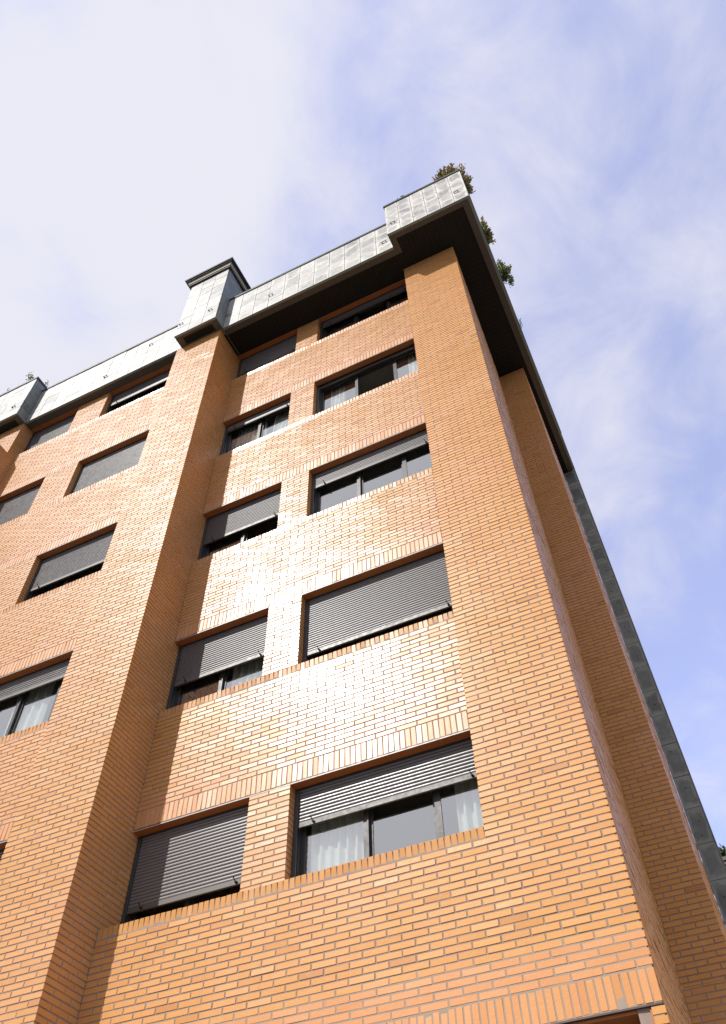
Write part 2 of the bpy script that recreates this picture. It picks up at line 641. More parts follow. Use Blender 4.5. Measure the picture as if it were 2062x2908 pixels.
# ---- base wall under bay A, in the plane of the corner pier
plA = FRONT(YP)
ZS1 = 0.054
mb = MB()
soldier(mb, plA, 0.006, X3 - 0.006, ZS1 - 0.118, ZS1, depth=0.30, pitch=0.0645, lean=0.11)
backing(mb, plA, 0.0, X3, ZS1 - 0.118, ZS1 - 0.012, 0.33)
part(mb, 'window_sill', ['brick_matt', 'mortar'])
mb = MB()
ZSOL0, ZSOL1 = -1.628, -1.380
kp = lambda z: 1.0 if z < -1.085 else (0.35 if z < -1.02 and random.random() < 0.4 else 0.0)
running(mb, plA, 0.006, XA, -16 * PITCH, -PITCH, pitch=PITCH, zref=0.0, shift=XA)
running(mb, plA, X3 - 0.006, XA, -PITCH, SOF, pitch=PITCH, zref=0.0, shift=XA)
backing(mb, plA, 0.0, X3 + 0.007, -16 * PITCH, ZS1 - 0.118, 0.33)
backing(mb, plA, X3 + 0.008, XA - 0.020, -16 * PITCH, SOF, 0.10)
# light-pointed band under it
running(mb, plA, 0.006, XA, -21 * PITCH, -16 * PITCH, pitch=PITCH, zref=0.0, shift=XA, pink=kp)
backing(mb, plA, 0.0, XA - 0.014, ZSOL1, -16 * PITCH, 0.10, mi=2, rec=0.003)
part(mb, 'brick_wall', ['brick_matt', 'mortar', 'mortar_light'])
# entrance lintel, at the foot of the picture
mb = MB()
soldier(mb, plA, 2.2, XA, ZSOL0 + 0.006, ZSOL1, pink=0.7)
backing(mb, plA, 2.2, XA - 0.014, ZSOL0 + 0.006, ZSOL1, 0.10, rec=0.003)
mb.box((2.2, -0.003, ZSOL0 - 0.008), (XA - 0.008, 0.05, ZSOL0 + 0.005), 2)
part(mb, 'lintel', ['brick_matt', 'mortar_light', 'steel'])
mb = MB()
mb.box((2.2, 0.03, ZSOL0 - 0.03), (XA - 0.105, 0.62, ZSOL0 - 0.0085), 0)
mb.box((2.2, 0.62, ZSOL0 - 0.35), (XA - 0.105, 0.70, ZSOL0 - 0.010), 1)
mb.box((2.2, 0.60, ZSOL0 - 0.12), (XA - 0.35, 0.619, ZSOL0 - 0.031), 1)
part(mb, 'entrance_soffit', ['orange_paint', 'frame'])
mb = MB()
running(mb, plA, 0.006, 2.2, GROUND, ZSOL1 - 0.002, shift=0.1)
backing(mb, plA, 0.0, 2.2, GROUND, ZSOL1, 0.33)
part(mb, 'brick_wall', ['brick_matt', 'mortar_light'])
mb = MB()
running(mb, plA, XA - 0.10, XA, GROUND, ZSOL0 - 0.012, shift=0.1, depth=0.02)
backing(mb, plA, XA - 0.098, XA - 0.020, GROUND, ZSOL0 - 0.010, 0.10)
mb.box((XA - 0.098, 0.101, GROUND), (XA - 0.06, 0.60, ZSOL0 - 0.010), 1)
mb.box((XA - 0.112, 0.004, GROUND), (XA - 0.0985, 0.60, ZSOL0 - 0.031), 2)
part(mb, 'brick_wall', ['brick_matt', 'mortar_light', 'orange_paint'])
mb = MB()
mb.box((2.2, 0.66, GROUND), (XA - 0.101, 0.74, ZSOL0 - 0.36), 0)
part(mb, 'entrance_screen', ['frame'])

# ---- flank of the corner block (very slightly out of square), then the set-back face
fl = Vector((SETX - XA, SETY, 0))
plS = Plane((XA, 0.0, 0), fl, (fl.y, -fl.x, 0))
mb = MB()
L = fl.length
running(mb, plS, 0.023, L - 0.002, GROUND, SOF, zref=0.0, rough=0.0022)
backing(mb, plS, 0.034, L, GROUND, SOF, 0.20)
part(mb, 'side_wall', ['brick', 'mortar'])
plF = FRONT(SETY)
mb = MB()
running(mb, plF, SETX, F2X, GROUND, -0.30, zref=0.0, shift=F2X, pink=lambda z: 0.5 * (random.random() < 0.3))
running(mb, plF, SETX, F2X, -0.30, SOF, zref=0.0, shift=F2X)
backing(mb, plF, SETX - 0.1, F2X - 0.006, -0.32, SOF, 0.2)
backing(mb, plF, SETX - 0.1, F2X - 0.004, GROUND, -0.32, 0.2, mi=2, rec=0.004)
part(mb, 'brick_wall', ['brick_matt', 'mortar', 'mortar_light'])
f2 = Vector((SLX0 - F2X, SLY - SETY, 0))
plG = Plane((F2X, SETY, 0), f2, (f2.y, -f2.x, 0))
mb = MB()
running(mb, plG, 0.023, f2.length + 0.1, GROUND, SOF, zref=0.0, rough=0.0022)
backing(mb, plG, 0.034, f2.length + 0.1, GROUND, SOF, 0.2)
part(mb, 'side_wall', ['brick', 'mortar'])

# ---- pier of block B and its flank (the shaded return)
plB = FRONT(YQ)
mb = MB()
running(mb, plB, BX3, 0.0, GROUND, SOF, zref=0.0, shift=0.0)
backing(mb, plB, BX3 + 0.008, -0.008, GROUND, SOF, 0.11)
part(mb, 'brick_wall', ['brick', 'mortar'])
plR = Plane((0.0, 0, 0), (0, 1, 0), (1, 0, 0))
mb = MB()
running(mb, plR, YQ + 0.021, 0.335, GROUND, SOF, zref=0.0)
backing(mb, plR, YQ + 0.111, 0.335, GROUND, SOF, 0.10)
part(mb, 'side_wall', ['brick', 'mortar'])
# base wall of bay B
mb = MB()
soldier(mb, plB, BX0 + 0.006, BX3 - 0.006, ZS1 - 0.118, ZS1, depth=0.30, pitch=0.0645, lean=0.11)
running(mb, plB, BX0 + 0.006, BX3 - 0.006, -2.6, ZS1 - 0.118)
backing(mb, plB, BX0, BX3 - 0.01, -2.6, ZS1 - 0.012, 0.33)
mb.box((BX0, YQ + 0.004, GROUND), (BX3 - 0.01, YQ + 0.33, -2.6), 1)
part(mb, 'brick_wall', ['brick', 'mortar'])
# block C: pier, its flank, and the bay that stands further out below the top floor
plC = FRONT(YQ)
mb = MB()
running(mb, plC, XL, BX0, 11.88, SOF, zref=0.0)
backing(mb, plC, XL, BX0 - 0.008, 11.80, SOF, 0.11)
part(mb, 'brick_wall', ['brick', 'mortar'])
plCR = Plane((BX0, 0, 0), (0, 1, 0), (1, 0, 0))
CY = -0.83
mb = MB()
running(mb, plCR, YQ + 0.021, -0.18, GROUND, SOF, zref=0.0)
running(mb, plCR, CY + 0.021, YQ + 0.021, GROUND, 11.87, zref=0.0)
backing(mb, plCR, YQ + 0.111, -0.18, GROUND, SOF, 0.10)
backing(mb, plCR, CY + 0.111, YQ + 0.111, GROUND, 11.86, 0.10)
part(mb, 'side_wall', ['brick', 'mortar'])
plC2 = FRONT(CY)
mb = MB()
running(mb, plC2, XL, BX0, 6.0, 11.87, zref=0.0)
backing(mb, plC2, XL, BX0 - 0.008, GROUND, 11.86, 0.11)
mb.box((XL, CY + 0.111, 11.80), (BX0 - 0.11, YQ + 0.01, 11.865), 1)
part(mb, 'brick_wall', ['brick', 'mortar'])

# ------------------------------------------------------------------ windows
def slats(mb, x0, x1, z0, z1, y, pitch=0.0405):
    """convex slats of a roller shutter, from z1 down to z0"""
    n = int(round((z1 - z0) / pitch))
    prof = [(0.000, 0.0), (0.10, -0.0062), (0.30, -0.0098), (0.55, -0.0105), (0.80, -0.0078), (0.93, -0.003), (0.945, 0.003), (1.0, 0.003)]
    b = len(mb.v)
    rows = []
    for i in range(n):
        zt = z1 - i * pitch
        for (a, d) in prof:
            rows.append((zt - a * pitch, y + d))
    for (z, yy) in rows:
        mb.v += [(x0, yy, z), (x1, yy, z)]
    for i in range(len(rows) - 1):
        mb.face([b + 2 * i, b + 2 * i + 2, b + 2 * i + 3, b + 2 * i + 1], 0)
    # back of the curtain
    mb.box((x0, y + 0.006, z1 - n * pitch), (x1, y + 0.011, z1), 0)
    return z1 - n * pitch


def window(x0, x1, k, y, leaves, zb, open_leaf=None, wide_right=0.0):
    """x0..x1 opening, y = face of the wall, zb = height of the shutter's lower edge"""
    s = H * (k - 1)
    l = min(s + HW - 0.018, SOF - 0.010)
    xr = x1 + wide_right
    yf = y + 0.112
    mb = MB()                                   # outer frame with the shutter guides
    gw = 0.052
    for (a, b) in ((x0 + 0.002, x0 + gw), (xr - gw, xr - 0.002)):
        mb.box((a, yf, s - 0.03), (b, yf + 0.018, l), 0)
        mb.box((a, yf + 0.038, s - 0.03), (b, yf + 0.175, l), 0)
        inner = a if a > (x0 + xr) / 2 else b
        o_ = b if inner == a else a
        mb.box((min(o_, inner + (0.03 if inner < (x0 + xr) / 2 else 0)) if False else min(a, b), yf + 0.0185, s - 0.03), (max(a, b) if False else (a + 0.018 if a < (x0 + xr) / 2 else b), yf + 0.0375, l), 0) if a < (x0 + xr) / 2 else mb.box((b - 0.018, yf + 0.0185, s - 0.03), (b, yf + 0.0375, l), 0)
    mb.box((x0 + gw, yf + 0.095, l - 0.045), (xr - gw, yf + 0.175, l), 0)
    mb.box((x0 + gw, yf + 0.095, s - 0.03), (xr - gw, yf + 0.175, s + 0.035), 0)
    mb.box((x0 + gw, yf - 0.0, l - 0.012), (xr - gw, yf + 0.015, l + 0.004), 0)
    wobj = part(mb, 'window', ['frame'])
    ys = yf + 0.028
    mb = MB()
    z_end = slats(mb, x0 + 0.03, xr - 0.03, zb + 0.058, l - 0.002, ys) if l - zb > 0.10 else l - 0.05
    if l - zb > 0.10:
        part(mb, 'shutter', ['shutter'], wobj)
    mb = MB()
    zb2 = z_end - 0.058
    mb.box((x0 + 0.03, ys - 0.010, zb2 + 0.012), (xr - 0.03, ys + 0.012, z_end), 0)
    mb.box((x0 + 0.03, ys - 0.013, zb2), (xr - 0.03, ys + 0.014, zb2 + 0.012), 0)
    part(mb, 'shutter_bar', ['shutter_bar'], wobj)
    for xx in (x0 + 0.24, x1 - 0.14):
        mb = MB()
        mb.tube([(xx, ys - 0.004, zb2 + 0.018), (xx, ys - 0.036, zb2 + 0.024), (xx - 0.014, ys - 0.058, zb2 + 0.064)], 0.014, 0.011, 8)
        part(mb, 'shutter_stop', ['black'], wobj)
    # sliding leaves
    a, b = x0 + gw, xr - gw
    n = leaves
    wl = (b - a) / n
    st = 0.068
    for i in range(n):
        mb = MB()
        if open_leaf == i:
            continue
        yo = yf + (0.106 if i % 2 == 0 else 0.136)
        c0 = a + i * wl - (0.02 if i else 0)
        c1 = a + (i + 1) * wl + (0.02 if i < n - 1 else 0)
        z0, z1 = s + 0.02, l - 0.03
        lw = st if i else 0.045
        rw = st if i < n - 1 else 0.045
        mb.box((c0, yo, z0), (c0 + lw, yo + 0.024, z1), 0)
        mb.box((c1 - rw, yo, z0), (c1, yo + 0.024, z1), 0)
        if i < n - 1:
            mb.box((c1 - 0.020, yo - 0.010, z0), (c1 - 0.004, yo - 0.0005, z1), 0)
        mb.box((c0 + lw, yo, z1 - 0.055), (c1 - rw, yo + 0.024, z1), 0)
        mb.box((c0 + lw, yo, z0), (c1 - rw, yo + 0.024, z0 + 0.055), 0)
        part(mb, 'sash', ['sash'], wobj)
        mb = MB()
        mb.box((c0 + lw - 0.006, yo + 0.010, z0 + 0.050), (c1 - rw + 0.006, yo + 0.016, z1 - 0.050), 0)
        part(mb, 'pane', ['glass'], wobj)
    return wobj


WA = {}
#          win1 shutter edge, win2 shutter edge (height above the sill)
shA = {1: (0.365, 0.800), 2: (0.520, 0.215), 3: (0.548, 0.868), 4: (1.03, 1.17), 5: (0.365, 0.845)}
shB = {1: (0.80, 0.85), 2: (0.90, 0.915), 3: (0.45, 0.415), 4: (0.03, 0.03), 5: (0.03, 0.640)}
for k in range(1, 6):
    s = H * (k - 1)
    WA[k, 1] = window(0.0, X1, k, YA, 2, s + shA[k][0])
    WA[k, 2] = window(X2, X3, k, YA, 3, s + shA[k][1], open_leaf=1 if k == 4 else None, wide_right=0.24)
    window(BX0, BX1, k, YB, 2, s + shB[k][0])
    window(BX2, BX3, k, YB, 3, s + shB[k][1], wide_right=0.24)

# rooms behind the windows: slabs and back wall
mb = MB()
for k in range(1, 6):
    z = H * (k - 1) + HW + 0.05
    if k < 5:
        mb.box((BX0 - 0.08, YB + 0.28, z), (-0.11, 3.2, z + 0.30), 0)
        mb.box((0.0 - 0.09, YA + 0.28, z), (SETX - 0.3, 3.2, z + 0.30), 0)
mb.box((XL, 3.2, GROUND), (SETX - 0.3, 3.3, SOF), 1)
mb.box((-0.105, 0.34, GROUND), (-0.095, 3.2, SOF), 0)
mb.box((XL, -0.1, GROUND), (BX0 - 0.1, 3.2, 11.7), 1)
part(mb, 'room', ['plaster', 'room_dark'])

# ------------------------------------------------------------------ curtains (hang behind the panes)
CURT = []


def curtain(x0, x1, k, y, waves, label, spread=0.0, top=None):
    s = H * (k - 1)
    z0, z1 = s - 0.4, (top if top else s + HW + 0.02)
    yc = y + 0.112 + 0.212
    mb = MB()
    n = waves * 8
    rows = 10
    ph = random.uniform(0, 6)
    for r in range(rows + 1):
        fz = r / rows
        z = z0 + (z1 - z0) * fz
        for i in range(n + 1):
            u = i / n
            x = x0 + (x1 - x0) * u
            x = x + spread * (1 - fz) * (u - 0.5) * (x1 - x0)
            amp = 0.030 + 0.012 * math.sin(u * 9 + ph)
            yy = yc + amp * math.sin(2 * math.pi * waves * u + ph + 0.8 * math.sin(3 * u + ph)) + 0.006 * math.sin(7 * fz + 5 * u)
            mb.v.append((x, yy, z))
    for r in range(rows):
        for i in range(n):
            a = r * (n + 1) + i
            mb.face([a, a + 1, a + n + 2, a + n + 1], 0)
    o = mb.build('curtain', 'curtain', None, True)
    so = o.modifiers.new('thickness', 'SOLIDIFY')
    so.thickness = 0.0025
    # origin at its own foot
    me = o.data
    off = Vector(((x0 + x1) / 2, yc, z0))
    me.transform(Matrix.Translation(-off))
    o.location = off
    tag(o, label, 'curtain', 'sheer curtains behind the panes')
    CURT.append(o)


curtain(2.20, 2.90, 1, YA, 7, 'wide white curtain behind left pane of the lowest three-pane window')
curtain(3.88, 4.46, 1, YA, 5, 'narrow white curtain at right edge of the lowest three-pane window')
curtain(2.30, 2.62, 4, YA, 4, 'white curtain left of the open middle leaf, second floor from top')
curtain(3.95, 4.36, 4, YA, 5, 'white curtain right of the open middle leaf, second floor from top')
curtain(0.22, 0.86, 4, YA, 7, 'dim shaded sheer curtain in left leaf of the window beside the brick return', 0.35)
curtain(1.06, 1.50, 4, YA, 6, 'bright fanned sheer curtain in right leaf of the window beside the brick return', 0.35)
curtain(-2.62, -1.95, 2, YB, 4, 'pale drawn curtain behind half shuttered window at left edge of the photo')
curtain(0.88, 1.50, 2, YA, 5, 'plain pale curtain glimpsed under half lowered shutter, second floor from bottom')

# ------------------------------------------------------------------ roof edge
def tiles(mb, pl, u0, u1, z0, z1, cols, rows, wet=0.6, thick=0.022, gap=0.0050, mi=0, jitter=0.0):
    du = (u1 - u0) / cols
    for c in range(cols):
        zz = [z0]
        base_r = rows + (1 if jitter and random.random() < jitter else 0)
        hs = [1 + (random.uniform(-0.28, 0.28) if jitter else 0) for _ in range(base_r)]
        tot = sum(hs)
        for h_ in hs:
            zz.append(zz[-1] + (z1 - z0) * h_ / tot)
        for r in range(base_r):
            a, b = u0 + c * du + gap, u0 + (c + 1) * du - gap
            p0, p1 = zz[r] + gap, zz[r + 1] - gap
            o = random.gauss(0, 0.001)
            ta, tb = random.gauss(0, 0.006), random.gauss(0, 0.006)
            um, zm = (a + b) / 2, (p0 + p1) / 2
            tone = random.random()
            wt = (wet(um, zm) if callable(wet) else wet) * random.uniform(0.6, 1.0)
            s = len(mb.v)
            for (u, z) in ((a, p0), (b, p0), (b, p1), (a, p1)):
                mb.v.append(pl.p(u, z, o + ta * (u - um) + tb * (z - zm)))
            for (u, z) in ((a, p0), (b, p0), (b, p1), (a, p1)):
                mb.v.append(pl.p(u, z, -thick))
            mb.face([s, s + 1, s + 2, s + 3], mi, tone, wt, [(0, 0), (1, 0), (1, 1), (0, 1)])
            for i in range(4):
                j = (i + 1) % 4
                mb.face([s + 4 + i, s + 4 + j, s + j, s + i], mi, tone, wt)


def core(mb, lo, hi, mi=1):
    mb.box(lo, hi, mi)


FT = 14.60            # top of the long fascias
CT = 14.82            # top of the corner and left boxes
YF, YC = -0.54, -0.84
CBX = 4.273           # left end of the corner box
BBX0, BBX1 = -1.03, 0.065
CCX = -5.53
wetA = lambda u, z: 0.35 + 0.5 * max(0, min(1, (u - 1.0) / 3.0))


def fascia(x0, x1, y, top, cols, rows, wet, cap=True):
    mb = MB()
    tiles(mb, FRONT(y), x0, x1, SOF + 0.012, top, cols, rows, wet, jitter=0.6)
    core(mb, (x0 + 0.003, y + 0.010, SOF + 0.012), (x1 - 0.003, y + 0.16, top), 1)
    mb.box((x0, y - 0.004, SOF - 0.002), (x1, y + 0.05, SOF + 0.0105), 2)
    if cap:
        mb.box((x0 - 0.0, y - 0.022, top + 0.001), (x1 + 0.0, y + 0.20, top + 0.050), 3)
        mb.box((x0 - 0.0, y - 0.026, top + 0.051), (x1 + 0.0, y + 0.20, top + 0.062), 2)
    return part(mb, 'slate_fascia', ['slate', 'mortar', 'fringe', 'cap'])


def clip(par, x, y, z):
    """little steel clip standing off the slates"""
    mb = MB()
    mb.box((x - 0.050, y - 0.030, z - 0.010), (x - 0.036, y + 0.004, z + 0.030), 0)
    mb.box((x + 0.036, y - 0.030, z - 0.010), (x + 0.050, y + 0.004, z + 0.006), 0)
    mb.box((x - 0.055, y - 0.038, z - 0.012), (x + 0.058, y - 0.0305, z + 0.010), 0)
    return part(mb, 'fixing_clip', ['steel'], par)


fa = fascia(BBX1, CBX + 0.0, YF, FT, 11, 3, wetA)
for x, z in ((1.26, 13.70), (4.087, 13.60), (0.156, 13.70)):
    clip(fa, x, YF, z)
fb = fascia(CCX, BBX0, YF, FT, 12, 3, 0.12)
for x, z in ((-3.267, 13.57), (-2.1, 14.2)):
    clip(fb, x, YF, z)

# corner box
mb = MB()
tiles(mb, FRONT(YC), CBX, ROOFX, SOF + 0.012, CT, 6, 4, 1.0, jitter=0.5)
core(mb, (CBX + 0.024, YC + 0.010, SOF + 0.04), (ROOFX - 0.026, YC + 0.30, CT), 1)
plL = Plane((CBX, 0, 0), (0, -1, 0), (-1, 0, 0))
tiles(mb, plL, -YF - 0.05, -YC - 0.023, SOF + 0.012, CT, 1, 4, 0.6)
mb.box((CBX, YC - 0.004, SOF - 0.002), (ROOFX, YC + 0.05, SOF + 0.0105), 2)
mb.box((CBX - 0.02, YC - 0.022, CT + 0.001), (ROOFX + 0.012, YC + 0.35, CT + 0.050), 3)
mb.box((CBX - 0.022, YC - 0.026, CT + 0.051), (ROOFX + 0.014, YC + 0.35, CT + 0.062), 2)
cb = part(mb, 'slate_fascia', ['slate', 'mortar', 'fringe', 'cap'])
clip(cb, 5.884, YC, 13.60)
clip(cb, 4.43, YC, 13.61)
# right edge of the roof, running back (slightly out of square, as the slate blade is)
er = Vector((SLX1 - ROOFX, SLY - YC, 0))
plE = Plane((ROOFX, YC, 0), er, (er.y, -er.x, 0))
mb = MB()
tiles(mb, plE, 0.024, er.length, SOF + 0.012, CT, 22, 4, 0.6, jitter=0.5)
backing(mb, plE, 0.03, er.length, SOF + 0.012, CT, 0.16)
part(mb, 'slate_fascia', ['slate_shade', 'mortar'])
mb = MB()
def strip(pl, u0, u1, z0, z1, o0, o1, mi):
    s = len(mb.v)
    for d in (o1, o0):
        for (u, z) in ((u0, z0), (u1, z0), (u1, z1), (u0, z1)):
            mb.v.append(pl.p(u, z, d))
    mb.face([s, s + 1, s + 2, s + 3], mi)
    mb.face([s + 7, s + 6, s + 5, s + 4], mi)
    for i in range(4):
        j = (i + 1) % 4
        mb.face([s + i, s + 4 + i, s + 4 + j, s + j], mi)
strip(plE, 0.36, er.length, CT + 0.001, CT + 0.050, -0.2, 0.012, 0)
strip(plE, 0.005, er.length, SOF - 0.006, SOF + 0.0105, -0.045, 0.004, 1)
part(mb, 'roof_capping', ['cap', 'fringe'])

# slate blade wall at the back right
mb = MB()
plT = FRONT(SLY)
hts = [0.62, 0.66, 0.55, 0.62, 0.5, 0.5, 0.55, 0.6, 0.62, 0.7, 0.62, 0.6, 0.56, 0.62, 0.66, 0.6, 0.62, 0.6, 0.62, 0.66, 0.6, 0.62, 0.6, 0.6, 0.6, 0.6, 0.6, 0.62, 0.6, 0.6, 0.6]
z = SOF
for h_ in hts:
    zb_ = max(GROUND, z - h_)
    if z - zb_ > 0.1:
        tiles(mb, plT, SLX0 + 0.004, SLX1 - 0.022, zb_, z - 0.002, 1, 1, 0.9, gap=0.003)
        for q in range(random.choice((0, 1, 2, 2))):
            zz = random.uniform(zb_ + 0.12, z - 0.12)
            xx = (SLX0 + SLX1) / 2 + random.uniform(-0.03, 0.03)
            mb.tube([(xx, SLY - 0.001, zz), (xx, SLY - 0.010, zz)], 0.011, 0.008, 8, 2)
    z = zb_
    if z <= GROUND:
        break
core(mb, (SLX0 + 0.006, SLY + 0.012, GROUND), (SLX1 - 0.004, SLY + 0.30, SOF), 1)
mb.box((SLX1 - 0.021, SLY - 0.006, GROUND), (SLX1, SLY + 0.012, SOF - 0.01), 3)
part(mb, 'slate_wall', ['slate_shade', 'mortar', 'steel', 'slate_shade'])

# soffits: a smooth trim round the edge and dark boards inside
mb = MB()
TW = 0.135
mb.box((BBX1 + 0.0, YF + 0.051, SOF + 0.0), (CBX + TW, YF + 0.051 + TW, SOF + 0.03), 0)
mb.box((CBX + 0.0, YC + 0.051, SOF + 0.001), (CBX + TW, YF + 0.050, SOF + 0.031), 0)
mb.box((CBX + TW + 0.0, YC + 0.051, SOF + 0.001), (ROOFX - 0.05 - TW + 0.03, YC + 0.051 + TW * 0.8, SOF + 0.031), 0)
strip(plE, 0.056, er.length - 0.01, SOF + 0.0, SOF + 0.030, -0.046 - TW, -0.046, 0)
part(mb, 'soffit_trim', ['trim'])
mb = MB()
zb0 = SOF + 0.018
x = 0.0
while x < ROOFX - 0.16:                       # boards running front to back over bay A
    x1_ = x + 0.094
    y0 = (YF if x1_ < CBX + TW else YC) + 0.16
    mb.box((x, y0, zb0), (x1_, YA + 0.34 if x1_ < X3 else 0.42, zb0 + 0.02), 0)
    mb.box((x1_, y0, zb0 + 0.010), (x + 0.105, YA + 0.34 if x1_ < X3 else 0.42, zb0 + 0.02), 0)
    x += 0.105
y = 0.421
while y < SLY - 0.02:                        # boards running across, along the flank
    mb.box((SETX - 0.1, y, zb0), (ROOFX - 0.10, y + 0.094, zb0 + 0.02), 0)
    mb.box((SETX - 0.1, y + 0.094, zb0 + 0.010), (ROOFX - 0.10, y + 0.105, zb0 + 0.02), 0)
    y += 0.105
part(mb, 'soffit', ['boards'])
mb = MB()                                    # smooth painted soffit over bay B
mb.box((CCX, YF + 0.051, SOF), (BBX0, YB + 0.36, SOF + 0.03), 0)
part(mb, 'soffit', ['trim'])

# chimney box over the pier of block B
BT = 15.90
mb = MB()
tiles(mb, FRONT(YC - 0.01), BBX0, BBX1, SOF + 0.012, BT, 3, 7, 0.10, jitter=0.5)
core(mb, (BBX0 + 0.024, YC, SOF + 0.018), (BBX1 - 0.024, 0.70, BT), 1)
plK = Plane((BBX1, 0, 0), (0, 1, 0), (1, 0, 0))
tiles(mb, plK, YC + 0.014, 0.70, SOF + 0.012, BT, 3, 6, 0.25, jitter=0.5, mi=4)
plJ = Plane((BBX0, 0, 0), (0, -1, 0), (-1, 0, 0))
tiles(mb, plJ, -0.70, -YC - 0.014, SOF + 0.012, BT, 3, 6, 0.25, jitter=0.5, mi=0)
mb.box((BBX0, YC - 0.014, SOF - 0.002), (BBX1, YC + 0.04, SOF + 0.0105), 2)
ch = part(mb, 'chimney', ['slate', 'mortar', 'fringe', 'cap', 'slate_shade'])
clip(ch, -0.14, YC - 0.01, 13.66)
clip(ch, -0.93, YC - 0.01, 13.66)
mb = MB()
def ring(e, z0, z1, mi):
    mb.box((BBX0 - e, YC - 0.01 - e, z0), (BBX1 + e, 0.70 + e, z1), mi)
ring(0.050, BT + 0.001, BT + 0.040, 1)
ring(0.040, BT + 0.041, BT + 0.075, 0)
ring(0.068, BT + 0.076, BT + 0.135, 0)
ring(0.085, BT + 0.136, BT + 0.165, 0)
ring(0.120, BT + 0.166, BT + 0.205, 1)
ring(0.150, BT + 0.206, BT + 0.245, 1)
ring(0.156, BT + 0.246, BT + 0.258, 2)
part(mb, 'chimney_cap', ['cream', 'cap', 'fringe'], ch)
mb = MB()
# underside: trim frame and dark louvre
zq = SOF
fx0, fx1, fy0, fy1 = BBX0 + 0.16, BBX1 - 0.16, YC + 0.10, YQ - 0.03
mb.box((BBX0, YC + 0.041, zq), (BBX1, fy0, zq + 0.012), 0)
mb.box((BBX0, fy0, zq), (fx0, YQ - 0.001, zq + 0.012), 0)
mb.box((fx1, fy0, zq), (BBX1, YQ - 0.001, zq + 0.012), 0)
mb.box((fx0, fy1, zq), (fx1, YQ - 0.001, zq + 0.012), 0)
xx = fx0
while xx < fx1 - 0.02:
    mb.box((xx, fy0, zq + 0.006), (xx + 0.050, fy1, zq + 0.011), 1)
    xx += 0.06
mb.box((fx0 - 0.01, fy0 - 0.01, zq + 0.0125), (fx1 + 0.01, fy1 + 0.01, zq + 0.0165), 1)
part(mb, 'chimney_soffit', ['trim', 'boards'], ch)

# box at far left
mb = MB()
tiles(mb, FRONT(YC), XL, CCX, SOF + 0.012, CT, 8, 4, 0.10, jitter=0.5)
core(mb, (XL, YC + 0.010, SOF + 0.012), (CCX - 0.024, 0.5, CT), 1)
plM = Plane((CCX, 0, 0), (0, 1, 0), (1, 0, 0))
tiles(mb, plM, YC + 0.023, 0.5, SOF + 0.012, CT, 2, 4, 0.35, jitter=0.5, mi=4)
mb.box((XL, YC - 0.004, SOF - 0.002), (CCX, YC + 0.04, SOF + 0.0105), 2)
mb.box((XL, YC - 0.022, CT + 0.001), (CCX + 0.022, 0.5, CT + 0.050), 3)
mb.box((XL, YC - 0.026, CT + 0.051), (CCX + 0.024, 0.5, CT + 0.062), 2)
cbx = part(mb, 'slate_fascia', ['slate', 'mortar_light', 'fringe', 'cap', 'slate_shade'])
clip(cbx, -5.80, YC, 13.60)
mb = MB()
mb.box((XL, YC + 0.041, SOF), (CCX, YC + 0.12, SOF + 0.012), 0)
mb.box((CCX - 0.16, YC + 0.12, SOF), (CCX, YQ - 0.001, SOF + 0.0115), 0)
mb.box((XL, YC + 0.12, SOF + 0.006), (CCX - 0.16, YQ - 0.001, SOF + 0.012), 1)
part(mb, 'soffit_trim', ['trim', 'boards'])

# roof slab and planting beds behind the edges
mb = MB()
mb.box((XL, 0.5, SOF + 0.05), (ROOFX - 0.22, SLY + 0.3, SOF + 0.30), 0)
mb.box((BBX1 + 0.01, YF + 0.165, SOF + 0.05), (CBX - 0.01, 0.499, FT - 0.25), 1)
mb.box((CBX + 0.03, YC + 0.305, SOF + 0.05), (ROOFX - 0.22, 0.499, CT - 0.12), 1)
mb.box((ROOFX - 1.2, 0.5, SOF + 0.31), (ROOFX - 0.22, SLY - 0.2, CT - 0.12), 1)
mb.box((CCX + 0.01, YF + 0.165, SOF + 0.05), (BBX0 - 0.01, 0.499, FT - 0.25), 1)
part(mb, 'roof', ['roof', 'soil'])

